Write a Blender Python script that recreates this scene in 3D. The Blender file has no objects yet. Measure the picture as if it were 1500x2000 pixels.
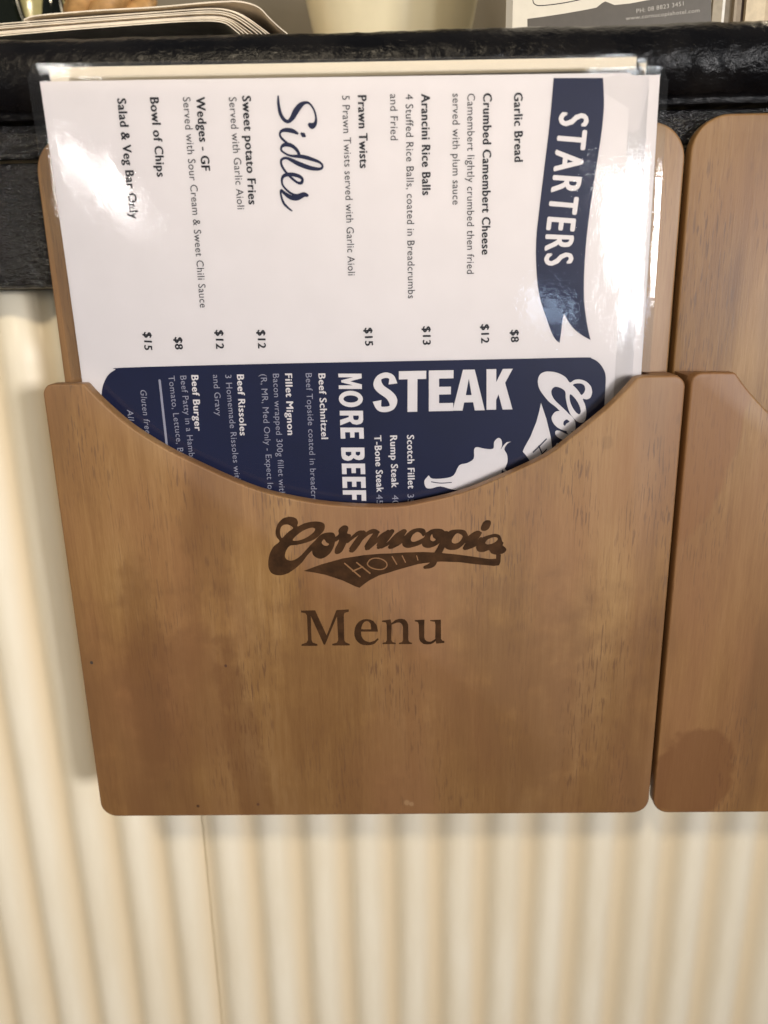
import bpy, bmesh, math, random
from mathutils import Vector, Matrix, noise, geometry

# ---------------------------------------------------------------- camera, world, lamps, exposure
scene = bpy.context.scene
COL = scene.collection
cam_d = bpy.data.cameras.new("camera")
cam = bpy.data.objects.new("camera", cam_d)
COL.objects.link(cam)
cam.matrix_world = Matrix(((0.99970801, 0.01405597, 0.01965535, 0.193424),
                           (0.01489439, 0.28207737, -0.95927604, -0.430038),
                           (-0.01902789, 0.95928869, 0.28178565, 0.327301),
                           (0, 0, 0, 1)))
cam_d.sensor_fit = 'HORIZONTAL'
cam_d.sensor_width = 36.0
cam_d.lens = 37.18
cam_d.clip_start = 0.01
cam_d.clip_end = 50
cam_d.dof.use_dof = True
cam_d.dof.focus_distance = 0.455
cam_d.dof.aperture_fstop = 6.0
scene.camera = cam

world = bpy.data.worlds.new("World")
scene.world = world
world.use_nodes = True
world.node_tree.nodes["Background"].inputs[0].default_value = (0.92, 0.94, 1.0, 1)
world.node_tree.nodes["Background"].inputs[1].default_value = 0.13
scene.view_settings.view_transform = 'Standard'
scene.view_settings.look = 'None'
scene.view_settings.exposure = 0.0
scene.view_settings.gamma = 1.0


def lamp(name, loc, aim, w, h, power, col, spread=180):
    d = bpy.data.lights.new(name, 'AREA')
    d.shape = 'RECTANGLE'
    d.size = w
    d.size_y = h
    d.energy = power
    d.color = col
    d.spread = math.radians(spread)
    o = bpy.data.objects.new(name, d)
    COL.objects.link(o)
    o.location = loc
    o.rotation_euler = (Vector(aim) - Vector(loc)).to_track_quat('-Z', 'Y').to_euler()
    return o


lamp("window_light", (1.50, -1.95, 0.56), (-0.15, 0, 0.12), 0.30, 0.34, 5.0, (1.0, 0.965, 0.95), 62)
lamp("door_light", (0.955, -2.0, 0.52), (0.17, 0, 0.25), 0.11, 0.52, 6.0, (0.93, 0.96, 1.0))
t_ = lamp("strip_lamp", (-0.54, -2.0, 0.445), (-0.54, 0, 0.445), 0.17, 0.028, 1.25, (1.0, 0.97, 0.94))
t_.rotation_euler.rotate_axis('Z', math.radians(-48))
lamp("side_fill", (-1.15, -1.05, 0.55), (-0.05, 0, 0.1), 0.45, 0.35, 3.6, (1.0, 0.88, 0.66))  # added warm fill, brightens the left side of the wall
lamp("ceiling_lamp", (-0.12, -1.32, 1.42), (0.1, 0, 0.2), 0.16, 0.16, 14, (1.0, 0.84, 0.60))
lamp("glint_lamp", (0.68, -2.0, 0.33), (0.3, 0, 0.3), 0.07, 0.10, 0.35, (0.55, 0.72, 1.0))  # added lamp, there only for the bluish glint on the ribbon
lamp("back_bar_lamp", (0.75, 0.75, 1.10), (0.25, 0.05, 0.45), 0.6, 0.25, 8, (1.0, 0.86, 0.62))

# ---- outlines and baselines of print and burnt marks, in mm on their surfaces
TEXT = [
('Garlic Bread', 'b', [(254.53, 416.59), (255.53, 384.3)], 4.3, 'black'),
('Crumbed Camembert Cheese', 'b', [(238.9, 416.58), (239.16, 338.87)], 4.3, 'black'),
('Camembert lightly crumbed then fried', 'r', [(230.83, 416.7), (231.33, 329.09)], 3.8, 'black'),
('served with plum sauce', 'r', [(223.29, 416.81), (223.5, 363.98)], 3.8, 'black'),
('Arancini Rice Balls', 'b', [(207.44, 416.8), (207.68, 369.04)], 4.3, 'black'),
('4 Stuffed Rice Balls, coated in Breadcrumbs', 'r', [(199.39, 416.92), (199.63, 316.95)], 3.8, 'black'),
('and Fried', 'r', [(191.61, 417.03), (191.52, 395.62)], 3.8, 'black'),
('Prawn Twists', 'b', [(175.28, 416.57), (175.39, 382.76)], 4.3, 'black'),
('5 Prawn Twists served with Garlic Aioli', 'r', [(167.26, 416.68), (167.6, 329.51)], 3.8, 'black'),
('Sweet potato Fries', 'b', [(116.93, 417.18), (116.73, 366.21)], 4.3, 'black'),
('Served with Garlic Aioli', 'r', [(110.2, 416.81), (110.65, 363.82)], 3.8, 'black'),
('Wedges - GF', 'b', [(93.75, 417.05), (93.55, 382.98)], 4.3, 'black'),
('Served with Sour Cream & Sweet Chili Sauce', 'r', [(87.08, 417.14), (86.6, 314.25)], 3.8, 'black'),
('Bowl of Chips', 'b', [(70.64, 417.15), (70.26, 380.45)], 4.3, 'black'),
('Salad & Veg Bar Only', 'b', [(54.19, 416.92), (54.07, 360.33)], 4.3, 'black'),
('$8', 'b', [(255.61, 299.16), (255.76, 292.86)], 4.2, 'black'),
('$12', 'b', [(239.38, 302.46), (239.52, 292.61)], 4.2, 'black'),
('$13', 'b', [(207.57, 301.96), (207.52, 292.36)], 4.2, 'black'),
('$15', 'b', [(175.68, 301.72), (175.86, 292.38)], 4.2, 'black'),
('$12', 'b', [(117.03, 301.71), (116.82, 292.06)], 4.2, 'black'),
('$12', 'b', [(93.98, 302.13), (93.59, 292.2)], 4.2, 'black'),
('$8', 'b', [(71.09, 298.7), (70.89, 292.33)], 4.2, 'black'),
('$15', 'b', [(54.46, 301.76), (53.83, 292.36)], 4.2, 'black'),
('MORE BEEF', 'h', [(160.54, 277.57), (160.93, 204.04)], 11.9, 'white'),
('Scotch Fillet', 'b', [(198.26, 242.07), (198.51, 210.86)], 3.9, 'white'),
('350g', 'r', [(198.18, 207.49), (198.35, 195.73)], 3.6, 'pale'),
('Rump Steak', 'b', [(188.67, 241.94), (189.05, 211.61)], 3.9, 'white'),
('400g', 'r', [(189.27, 207.01), (189.38, 195.23)], 3.6, 'pale'),
('T-Bone Steak', 'b', [(179.66, 242.08), (180.4, 208.98)], 3.9, 'white'),
('450g', 'r', [(180.07, 207.45), (180.41, 195.36)], 3.6, 'pale'),
('Beef Schnitzel', 'b', [(149.42, 277.48), (149.62, 240.79)], 3.8, 'white'),
('Beef Topside coated in breadcrumbs', 'r', [(142.31, 277.89), (142.29, 194.36)], 3.4, 'pale'),
('Fillet Mignon', 'b', [(130.89, 277.8), (130.48, 243.47)], 3.8, 'white'),
('Bacon wrapped 300g fillet with', 'r', [(124.04, 277.92), (123.82, 207.99)], 3.4, 'pale'),
('(R, MR, Med Only - Expect longer', 'r', [(117.17, 277.76), (117.16, 201.59)], 3.4, 'pale'),
('Beef Rissoles', 'b', [(104.01, 277.71), (103.32, 243.61)], 3.8, 'white'),
('3 Homemade Rissoles with Mash', 'r', [(97.43, 277.82), (98.65, 202.79)], 3.4, 'pale'),
('and Gravy', 'r', [(90.57, 277.94), (90.46, 254.97)], 3.4, 'pale'),
('Beef Burger', 'b', [(78.52, 277.86), (77.82, 246.68)], 3.8, 'white'),
('Beef Patty in a Hamburger', 'r', [(72.19, 277.69), (73.38, 219.48)], 3.4, 'pale'),
('Tomato, Lettuce, BBQ Sauce', 'r', [(65.6, 277.81), (67.39, 212.53)], 3.4, 'pale'),
('Gluten free', 'i', [(48.96, 270.11), (49.27, 245.37)], 3.4, 'pale'),
('All Meals', 'i', [(40.24, 259.29), (40.84, 238.08)], 3.4, 'pale')]
STEAK = [('S',[(179.28,254.87),(193.15,254.9),(179.82,278.14)]),('T',[(193.78,255.39),(209.0,255.39),(194.1,278.14)]),('E',[(210.62,255.48),(224.32,255.51),(210.69,278.21)]),('A',[(223.94,255.64),(241.98,255.59),(223.83,278.35)]),('K',[(242.97,255.82),(257.49,255.83),(242.58,278.39)])]
MOREBEEF = [('M',[(160.45,277.38),(160.47,268.9),(173.39,277.15)]),('O',[(160.48,267.91),(160.51,258.7),(173.5,267.69)]),('R',[(160.51,256.69),(160.54,248.37),(173.63,256.48)]),('E',[(160.55,247.1),(160.57,240.72),(173.74,246.88)]),('B',[(160.58,235.58),(160.61,227.81),(173.88,235.37)]),('E',[(160.61,226.25),(160.64,219.97),(173.99,226.04)]),('E',[(160.64,218.39),(160.66,211.78),(174.08,218.19)]),('F',[(160.67,210.46),(160.69,204.05),(174.17,210.25)])]
RIBBON = [(274.44,423.25),(287.02,423.08),(299.61,422.91),(300.66,410.44),(300.07,397.81),(298.08,380.71),(296.07,363.26),(294.51,345.45),(294.08,327.23),(294.8,313.29),(297.01,300.99),(299.14,293.12),(293.33,296.48),(288.26,300.96),(284.12,307.38),(283.47,304.08),(283.01,298.39),(282.29,291.89),(278.73,295.6),(273.94,307.1),(270.19,318.42),(268.32,332.32),(267.9,345.95),(268.91,359.35),(271.04,381.19),(273.12,402.48)]
STARTERS = [(278.3,407.02),(277.5,396.07),(276.48,385.4),(275.72,375.04),(274.55,365.43),(273.72,356.59),(272.91,346.76),(272.8,338.62),(273.09,332.68)]
PANEL = [(26.69,265.31),(27.17,269.33),(28.94,274.45),(32.08,278.95),(36.45,281.71),(41.74,282.75),(114.97,283.43),(200.12,283.61),(256.54,283.73),(295.58,283.87),(300.1,283.24),(303.85,281.23),(306.86,277.55),(308.54,272.76),(308.7,260.56),(308.69,246.13)]
COW = [(210.5,218.55),(212.67,216.54),(219.69,216.7),(224.78,218.33),(227.92,224.16),(232.35,225.39),(236.12,227.93),(236.3,233.09),(237.92,234.61),(242.34,233.64),(247.13,233.56),(247.56,237.4),(249.77,239.67),(251.68,238.62),(252.13,235.41),(251.42,233.11),(253.01,235.39),(254.85,237.29),(257.1,237.38),(255.12,236.26),(253.44,233.2),(255.02,230.22),(255.5,226.33),(254.56,223.09),(253.96,221.8),(255.26,220.47),(257.55,220.05),(255.92,219.29),(253.36,220.37),(252.45,221.17),(251.92,216.6),(251.53,205.37),(240.39,196.16),(228.76,199.02),(226.38,207.74),(228.68,209.03),(223.55,210.04),(217.14,211.86),(212.02,210.74),(208.82,211.32),(207.94,215.3)]
COWLINE = [(212.03,214.71),(217.14,213.84),(223.53,214.14)]
RULE = [(60.46,275.34),(61.08,227.86)]
SIDES = [[(135.04,416.84,0.87),(135.01,413.33,1.39),(135.71,409.01,1.73),(137.46,406.07,1.73),(139.58,405.24,1.73),(141.67,406.95,2.42),(143.46,409.68,2.94),(145.84,412.39,2.6),(148.24,413.68,1.56),(150.55,413.41,1.04),(152.68,410.72,0.95),(153.65,407.16,1.04),(153.26,404.23,1.73),(151.64,402.99,2.94),(150.44,403.49,2.08)],[(143.9,399.61,1.21),(141.52,400.77,2.08),(138.5,401.29,2.08),(135.86,400.86,1.39),(134.9,399.28,1.04),(135.83,397.35,1.21),(139.01,394.65,1.13),(141.97,392.59,1.04),(144.05,390.54,1.39)],[(146.07,399.42,1.39),(146.91,398.77,2.25),(147.59,398.27,1.21)],[(144.19,389.73,1.56),(143.25,391.92,1.39),(140.29,394.07,1.9),(137.25,394.44,1.9),(135.43,393.35,1.21),(135.5,391.49,1.04),(139.59,389.24,1.04),(145.72,388.65,1.9),(150.93,387.26,1.73),(154.83,385.65,1.21),(156.08,383.92,1.13),(154.7,382.63,1.39),(149.86,383.13,2.08),(143.79,385.27,2.25),(138.21,387.97,1.39),(135.28,387.53,1.21),(134.81,385.43,1.21),(136.15,382.55,1.21),(139.06,379.22,1.21),(142.46,376.45,1.21),(144.66,376.08,1.56),(145.37,377.88,1.39),(143.5,379.39,1.73),(139.56,380.28,1.9),(135.99,379.69,1.73),(134.72,377.66,1.21),(135.27,374.76,1.04),(138.64,371.39,1.13),(142.14,370.08,1.39),(145.72,370.43,2.25),(147.48,369.98,1.56)],[(145.69,369.77,1.21),(142.07,368.67,2.25),(138.53,369.32,2.25),(135.53,371.45,1.56),(134.09,372.72,1.21),(133.79,370.65,1.04),(134.83,366.88,1.21),(136.92,364.33,1.04),(139.07,362.62,0.78)]]
LOGO = [([(131.8,198.98),(134.65,197.92),(135.61,195.63),(135.29,193.19),(138.88,194.82),(143.79,195.92),(148.15,195.7),(150.52,194.4),(150.66,191.85),(149.25,189.32),(145.29,185.79),(140.3,183.55),(134.35,182.08),(130.4,181.62),(128.31,179.32),(127.16,176.22),(127.53,173.88),(129.92,172.54),(132.92,173.28),(135.98,175.32),(139.6,179.17),(142.7,182.48),(145.75,185.01),(147.11,182.68),(145.51,179.6),(143.01,178.6),(139.93,175.53),(136.77,171.4),(132.64,167.79),(128.02,164.69),(123.0,163.59),(119.1,164.81),(117.31,167.99),(117.34,172.71),(118.61,177.38),(121.07,181.49),(124.41,184.29),(122.86,187.13),(122.58,190.72),(124.03,194.78),(126.88,197.78),(129.36,198.76)],[[(126.65,193.73),(129.12,194.4),(131.27,193.66),(132.66,192.11),(130.37,190.36),(127.81,188.09),(126.0,186.32),(125.15,188.64),(125.32,191.71)],[(132.04,184.95),(134.64,187.99),(138.68,190.75),(142.65,192.22),(144.83,191.94),(145.01,190.66),(142.96,188.39),(138.94,185.88),(134.96,184.65)]]),([(148.32,188.06),(152.27,189.28),(155.67,188.97),(156.56,186.66),(156.37,184.09),(155.35,180.5),(153.26,176.9),(150.21,174.35),(147.22,173.45),(144.8,174.42),(143.16,176.26),(143.06,179.64),(144.73,184.26)],[[(150.15,185.21),(151.3,183.39),(152.73,182.34),(151.71,181.33),(149.76,181.61),(148.6,183.17),(149.14,184.45)]]),([(159.43,191.98),(161.42,193.38),(163.59,193.04),(164.17,191.4),(163.45,188.71),(165.28,187.97),(165.33,186.53),(163.29,183.74),(160.68,178.62),(158.9,176.72),(156.91,176.18),(155.82,177.13),(156.21,179.71),(157.62,182.27),(158.54,184.83),(156.94,183.83),(155.49,184.11),(156.15,186.15),(158.46,188.07),(158.39,190.21)],[]),([(204.47,191.23),(207.49,190.39),(208.13,188.26),(206.71,186.15),(205.2,188.04),(203.19,188.86),(200.65,187.04),(199.61,184.39),(200.62,183.04),(203.15,183.54),(206.71,185.36),(209.24,186.92),(208.72,183.73),(205.67,181.63),(201.6,180.08),(197.53,179.33),(195.01,180.71),(194.79,183.39),(196.61,187.1),(200.17,190.23)],[]),([(212.78,190.58),(216.81,190.52),(219.08,188.9),(219.34,186.77),(216.82,183.08),(213.78,180.45),(209.72,179.17),(206.68,180.01),(205.93,182.16),(207.21,185.88),(209.75,189.3)],[[(211.77,187.41),(212.27,185.54),(213.78,184.19),(212.26,183.14),(210.75,184.23),(211.01,186.36)]]),([(223.36,189.9),(229.4,189.81),(231.69,187.66),(231.97,184.47),(229.48,180.76),(225.96,178.13),(221.39,177.93),(218.85,179.84),(219.09,184.65),(220.34,188.09)],[[(225.89,187.74),(228.67,186.64),(228.94,185.04),(226.94,182.4),(224.41,181.64),(222.89,182.99),(223.89,185.65)]]),([(244.05,186.42),(247.56,187.17),(250.35,186.07),(251.69,182.59),(252.47,181.78),(252.0,180.18),(253.55,178.82),(254.09,177.21),(252.36,175.35),(248.83,174.59),(245.52,175.44),(244.21,177.34),(241.19,176.31),(238.14,176.62),(236.84,179.06),(238.06,182.78),(240.54,185.14)],[[(246.59,185.06),(248.87,184.76),(248.9,183.43),(246.66,181.59),(243.65,180.83),(242.12,181.66),(243.34,183.77)]]),([(239.44,191.25),(240.65,194.13),(242.64,195.31),(244.65,194.97),(245.03,193.28),(243.98,190.4),(241.74,189.0),(239.72,189.4)],[])]
LOGO_STROKES = [[(163.29,183.48,1.45),(166.8,186.51,1.93),(170.28,189.02,2.17),(173.21,189.39,1.45)],[(172.71,188.99,2.66),(169.66,184.16,3.77),(165.83,178.8,3.48),(165.07,178.04,1.93)],[(170.14,183.9,1.93),(174.64,188.19,2.17),(178.57,189.82,2.66),(181.23,189.12,1.45)],[(180.25,188.88,2.66),(177.47,184.31,3.77),(174.68,179.97,3.62),(174.17,179.2,1.93)],[(175.15,179.45,1.93),(178.9,182.75,2.03),(183.37,187.05,2.42),(186.33,189.05,1.93)],[(186.82,189.04,2.9),(183.82,184.73,3.77),(181.54,180.65,3.48),(181.03,179.88,1.93)],[(189.06,189.59,2.51),(186.48,186.71,3.62),(184.4,183.54,3.01),(182.82,180.61,2.51)],[(182.81,180.24,2.01),(186.91,182.43,1.81),(191.55,187.17,2.01),(195.62,189.5,2.51)],[(196.13,189.49,2.51),(193.05,186.08,3.77),(188.92,181.06,3.52),(187.64,180.01,2.26)],[(188.4,180.0,2.01),(193.0,182.35,2.01),(196.59,186.03,2.01)],[(219.84,187.83,3.01),(218.34,183.06,3.77),(216.32,178.27,3.77),(213.78,173.99,3.77),(211.73,169.15,3.52),(207.64,167.46,2.01)],[(207.73,187.47,1.51),(211.77,189.27,1.51)],[(230.47,182.89,2.01),(233.97,186.03,2.26),(237.48,187.84,2.76),(239.24,187.82,1.51)],[(238.24,187.57,3.01),(235.02,183.36,4.02),(232.02,180.19,4.02),(230.51,178.88,2.51)],[(231.53,178.86,2.01),(236.06,180.67,2.01),(239.55,184.36,2.01)]]
SWOOSH = [(137.36,166.14),(147.56,169.94),(160.01,173.43),(172.35,175.34),(182.18,176.09),(187.06,176.14),(196.49,176.66),(206.66,176.79),(216.83,176.11),(227.0,174.89),(237.18,173.24),(244.82,171.95),(248.37,172.17),(248.42,174.7),(251.11,174.67),(250.96,170.24),(250.24,168.08),(247.45,167.69),(237.24,168.8),(227.03,170.3),(216.83,170.82),(211.73,170.51),(204.07,169.52),(193.81,166.67),(187.12,164.57),(180.92,162.72),(175.41,159.83),(171.88,157.23),(169.59,155.24),(166.88,156.23),(159.56,160.04),(149.78,163.61),(142.42,165.29)]
HOTEL = [[(161.39,170.54,0.82),(170.03,162.28,0.82)],[(168.3,170.97,0.82),(175.77,164.31,0.82)],[(165.93,165.76,0.82),(171.67,168.31,0.82)],[(174.44,170.36,0.68),(175.97,172.54,0.68),(178.69,173.54,0.68),(182.12,173.13,0.68),(185.03,171.26,0.68),(185.73,168.9,0.68),(183.97,166.99,0.68),(180.75,166.51,0.68),(177.08,167.45,0.68),(174.9,169.05,0.68),(174.44,170.36,0.68)],[(188.81,174.34,0.7),(191.3,169.7,0.7)],[(194.53,174.8,0.6),(196.42,170.71,0.6)],[(202.83,174.69,0.5),(203.58,171.97,0.5)]]
MENU = [([(134.72,141.36),(143.04,141.39),(149.15,125.21),(155.51,141.36),(162.75,141.79),(162.88,140.36),(160.27,139.54),(159.73,137.92),(159.51,122.1),(160.25,120.63),(162.66,119.53),(162.62,118.53),(152.25,118.65),(152.29,119.65),(155.07,120.49),(155.92,122.14),(155.67,137.32),(148.0,119.24),(147.21,119.25),(140.29,137.83),(140.02,122.33),(140.74,120.66),(143.44,119.62),(143.39,118.49),(133.92,118.6),(133.97,119.6),(136.89,120.7),(137.95,122.36),(138.07,138.19),(137.17,139.64),(134.66,140.19)],[]),([(173.11,135.47),(175.22,135.11),(177.01,134.24),(179.06,131.46),(179.7,127.3),(169.57,127.42),(169.8,124.64),(170.49,122.97),(171.85,121.49),(174.56,120.46),(177.63,121.55),(179.49,123.19),(179.89,122.19),(177.58,119.55),(175.43,118.71),(173.29,118.47),(170.86,118.7),(169.05,119.46),(167.39,120.81),(166.22,122.69),(165.62,125.02),(165.63,127.33),(166.07,129.84),(166.98,131.93),(168.23,133.56),(169.77,134.66),(171.3,135.29)],[[(173.08,134.16),(174.28,133.81),(175.33,132.49),(175.67,128.86),(169.74,128.94),(170.09,130.91),(170.93,132.67),(171.86,133.71)]]),([(182.14,134.37),(187.28,135.09),(187.66,132.66),(189.98,134.6),(191.8,135.23),(193.61,135.41),(195.41,134.99),(196.72,133.73),(197.55,131.89),(197.65,130.57),(197.56,121.65),(198.28,120.31),(199.79,119.76),(199.78,118.96),(191.88,119.05),(191.89,119.85),(193.72,120.36),(194.34,121.69),(194.45,129.95),(194.04,131.6),(193.27,132.6),(192.37,132.93),(190.86,132.95),(187.82,131.68),(187.48,121.77),(188.25,120.43),(190.07,119.87),(190.05,119.07),(182.14,119.17),(182.16,119.97),(184.18,120.48),(184.81,121.8),(184.87,131.71),(184.41,133.16),(182.12,133.59)],[]),([(201.43,134.46),(207.15,134.72),(206.98,123.53),(207.4,121.86),(208.3,120.86),(209.82,120.44),(211.03,120.49),(213.46,122.12),(213.59,131.36),(213.17,133.2),(210.46,133.69),(210.46,134.35),(216.78,134.6),(216.98,122.08),(217.7,121.08),(218.92,120.73),(218.92,119.53),(214.06,119.12),(213.76,120.79),(212.24,119.48),(210.72,118.83),(208.6,118.65),(206.47,119.01),(204.66,120.57),(204.0,122.24),(203.89,124.23),(203.82,131.48),(203.35,133.13),(201.42,133.61)],[])]
SCOOP = [(8.07,276.01),(21.21,275.79),(23.66,275.19),(25.83,272.38),(32.73,264.45),(46.24,251.51),(64.58,238.86),(79.03,231.07),(101.42,219.85),(120.85,212.43),(146.58,206.65),(169.93,204.21),(191.31,203.89),(206.33,206.07),(228.73,211.4),(250.85,220.21),(275.11,231.77),(289.22,242.72),(305.44,256.26),(315.53,266.62),(320.09,272.03),(322.14,273.91),(325.36,274.67)]
STACK_TOP = [(-3.99,463.41),(-2.15,464.58),(3.55,465.66),(18.34,466.52),(36.11,467.31),(65.93,468.06),(91.04,469.39),(103.4,469.82),(112.68,469.6),(121.81,467.0),(127.78,461.57),(132.48,457.35)]
STACK_BOTTOM = [(-29.94,455.95),(-18.58,457.16),(17.24,458.3),(41.0,459.7),(70.74,460.95),(90.37,461.47),(99.69,461.01),(105.14,460.16),(109.36,457.64)]
FL = [(260.9,467.29)]
FR_ = (372.22,468.77)
FWEDGE = [(269.57,466.84),(278.19,467.66),(289.66,468.92),(301.08,470.43),(308.19,471.53),(311.22,473.74),(312.89,474.45),(314.64,473.91),(318.16,472.56),(326.71,473.12),(346.48,475.93),(371.54,478.85),(373.49,458.56),(269.75,460.94)]
FBOX = [(271.97,481.2),(272.44,475.65),(273.36,474.12),(275.68,473.3),(280.85,473.44),(289.42,474.25),(297.95,475.56),(303.6,476.94)]
FT1 = [(330.77,468.22),(356.85,471.41)]
FT2 = [(324.97,464.79),(366.02,467.91)]
BRO = [380.3,385.94,388.02,392.78,394.26,397.53,399.61,410.88,418.3,430.16]
LOGO_FROM = (117.84,181.75)
LOGO_TO = (286.66,275.94)
LOGO_SCALE = 0.8569
# ---------------------------------------------------------------- helpers
MM = 0.001


def tag(o, label=None, cat=None, group=None, kind=None):
    for k, v in (('label', label), ('category', cat), ('group', group), ('kind', kind)):
        if v:
            o[k] = v
    return o


def thing(name, loc, label, cat, group=None):
    o = bpy.data.objects.new(name, None)
    o.empty_display_size = 0.02
    COL.objects.link(o)
    o.location = loc
    return tag(o, label, cat, group)


def obj(name, verts, faces, mat, parent=None, smooth=False, origin=None):
    """mesh from world-space metres; vertices are stored relative to the thing's base"""
    org = Vector(origin) if origin else (root_loc(parent) if parent else Vector((0, 0, 0)))
    me = bpy.data.meshes.new(name)
    me.from_pydata([tuple(Vector(v) - org) for v in verts], [], faces)
    me.validate()
    me.update()
    if mat:
        me.materials.append(mat)
    if smooth:
        for p in me.polygons:
            p.use_smooth = True
    o = bpy.data.objects.new(name, me)
    COL.objects.link(o)
    if parent:
        o.parent = parent
    else:
        o.location = org
    return o


def root_loc(p):
    v = Vector((0, 0, 0))
    while p:
        v = v + p.location
        p = p.parent
    return v


def catmull(pts, n=5, closed=True, corners=()):
    m = len(pts)
    out = []
    rng = range(m) if closed else range(m - 1)
    dim = len(pts[0])
    for i in rng:
        if closed:
            p0, p1, p2, p3 = pts[i - 1], pts[i], pts[(i + 1) % m], pts[(i + 2) % m]
        else:
            p0, p1, p2, p3 = pts[max(i - 1, 0)], pts[i], pts[i + 1], pts[min(i + 2, m - 1)]
        if i in corners:
            p0 = p1
        if (i + 1) % m in corners:
            p3 = p2
        for k in range(n):
            t = k / n
            out.append(tuple(0.5 * (2 * p1[j] + (p2[j] - p0[j]) * t + (2 * p0[j] - 5 * p1[j] + 4 * p2[j] - p3[j]) * t * t
                                    + (3 * p1[j] - p0[j] - 3 * p2[j] + p3[j]) * t ** 3) for j in range(dim)))
    if not closed:
        out.append(tuple(pts[-1]))
    return out


def tess(loops):
    """2D loops (outer, holes) -> (points, triangles)"""
    vl = [[Vector((a, b, 0)) for a, b in l] for l in loops]
    tris = geometry.tessellate_polygon(vl)
    return [p for l in loops for p in l], [tuple(t) for t in tris]


def ribbon_stroke(path, n=6, capn=6):
    """variable width brush stroke: list of (x, z, width) -> outline polygon"""
    p = catmull(path, n, closed=False) if len(path) > 2 else path
    L, R = [], []
    for i, (x, z, w) in enumerate(p):
        a = p[max(i - 1, 0)]
        b = p[min(i + 1, len(p) - 1)]
        dx, dz = b[0] - a[0], b[1] - a[1]
        d = math.hypot(dx, dz) or 1
        nx, nz = -dz / d, dx / d
        L.append((x + nx * w / 2, z + nz * w / 2))
        R.append((x - nx * w / 2, z - nz * w / 2))
    return p, L, R


class Flat:
    """flat shapes (mm, x z plane) wrapped on a surface y = f(x, z) - offset"""

    def __init__(self, surf):
        self.v, self.f, self.surf = [], [], surf

    def add(self, pts, tris, off):
        n = len(self.v)
        for x, z in pts:
            self.v.append((x * MM, (self.surf(x, z) - off) * MM, z * MM))
        self.f += [tuple(i + n for i in t) for t in tris]

    def stroke(self, path, off, n=6):
        p, L, R = ribbon_stroke(path, n)
        m = len(p)
        pts = L + R
        quads = [(i, i + 1, m + i + 1, m + i) for i in range(m - 1)]
        self.add(pts, quads, off)
        for k, (x, z, w) in ((0, p[0]), (1, p[-1])):
            c = [(x + math.cos(a * math.pi / 6) * w / 2, z + math.sin(a * math.pi / 6) * w / 2) for a in range(12)]
            self.add(c, [tuple(range(12))], off + 0.004 * (k + 1))

    def build(self, name, mat, parent):
        return obj(name, self.v, self.f, mat, parent)


# ---------------------------------------------------------------- lettering from the built-in font
_cache = {}


def glyphs(s, style):
    key = (s, style)
    if key in _cache:
        return _cache[key]
    c = bpy.data.curves.new("lettering", 'FONT')
    c.body = s
    c.fill_mode = 'FRONT'
    c.resolution_u = 3
    c.space_character = {'r': 1.06, 'b': 1.10, 'h': 1.03, 'i': 1.1, 'x': 1.0, 's': 1.22}[style]
    c.offset = 0.0
    if style == 'i':
        c.shear = 0.15
    o = bpy.data.objects.new("lettering", c)
    COL.objects.link(o)
    dg = bpy.context.evaluated_depsgraph_get()
    dg.update()
    me = o.evaluated_get(dg).to_mesh()
    v = [(a.co.x, a.co.y) for a in me.vertices]
    f = [tuple(p.vertices) for p in me.polygons]
    o.evaluated_get(dg).to_mesh_clear()
    bpy.data.objects.remove(o)
    bpy.data.curves.remove(c)
    _cache[key] = (v, f)
    return v, f


_v, _ = glyphs('H', 'r')
CAP = max(b for a, b in _v)


def lettering(F, s, style, base, cap, off, maxlen=None):
    """write s along the polyline base [(x,z)...]; letters rise to the right of a downward baseline"""
    v, f = glyphs(s, style)
    x0 = min(a for a, b in v)
    x1 = max(a for a, b in v)
    seg = [0.0]
    for a, b in zip(base, base[1:]):
        seg.append(seg[-1] + math.hypot(b[0] - a[0], b[1] - a[1]))
    tot = seg[-1]
    for q_, (sx, sy) in enumerate(STRIKES.get(style, ((0, 0),))):
        out = []
        for a, b in v:
            d = (a - x0) / (x1 - x0) * tot
            k = max(i for i in range(len(seg) - 1) if seg[i] <= d + 1e-9)
            t = (d - seg[k]) / (seg[k + 1] - seg[k])
            p, q = base[k], base[k + 1]
            dx, dz = q[0] - p[0], q[1] - p[1]
            l = math.hypot(dx, dz)
            nx, nz = -dz / l, dx / l
            h = (b / CAP + sy) * cap
            e = sx * cap
            out.append((p[0] + dx * t + dx / l * e + nx * h, p[1] + dz * t + dz / l * e + nz * h))
        F.add(out, f, off + q_ * 0.004)


# heavy lettering is struck several times with tiny shifts, like overprinting
STRIKES = {'b': ((0, 0), (0.05, 0.0), (-0.05, 0.0), (0.025, 0.02), (-0.025, -0.02)),
           's': ((0, 0), (0.035, 0), (-0.035, 0), (0.0, 0.02), (0.0, -0.02))}

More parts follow.
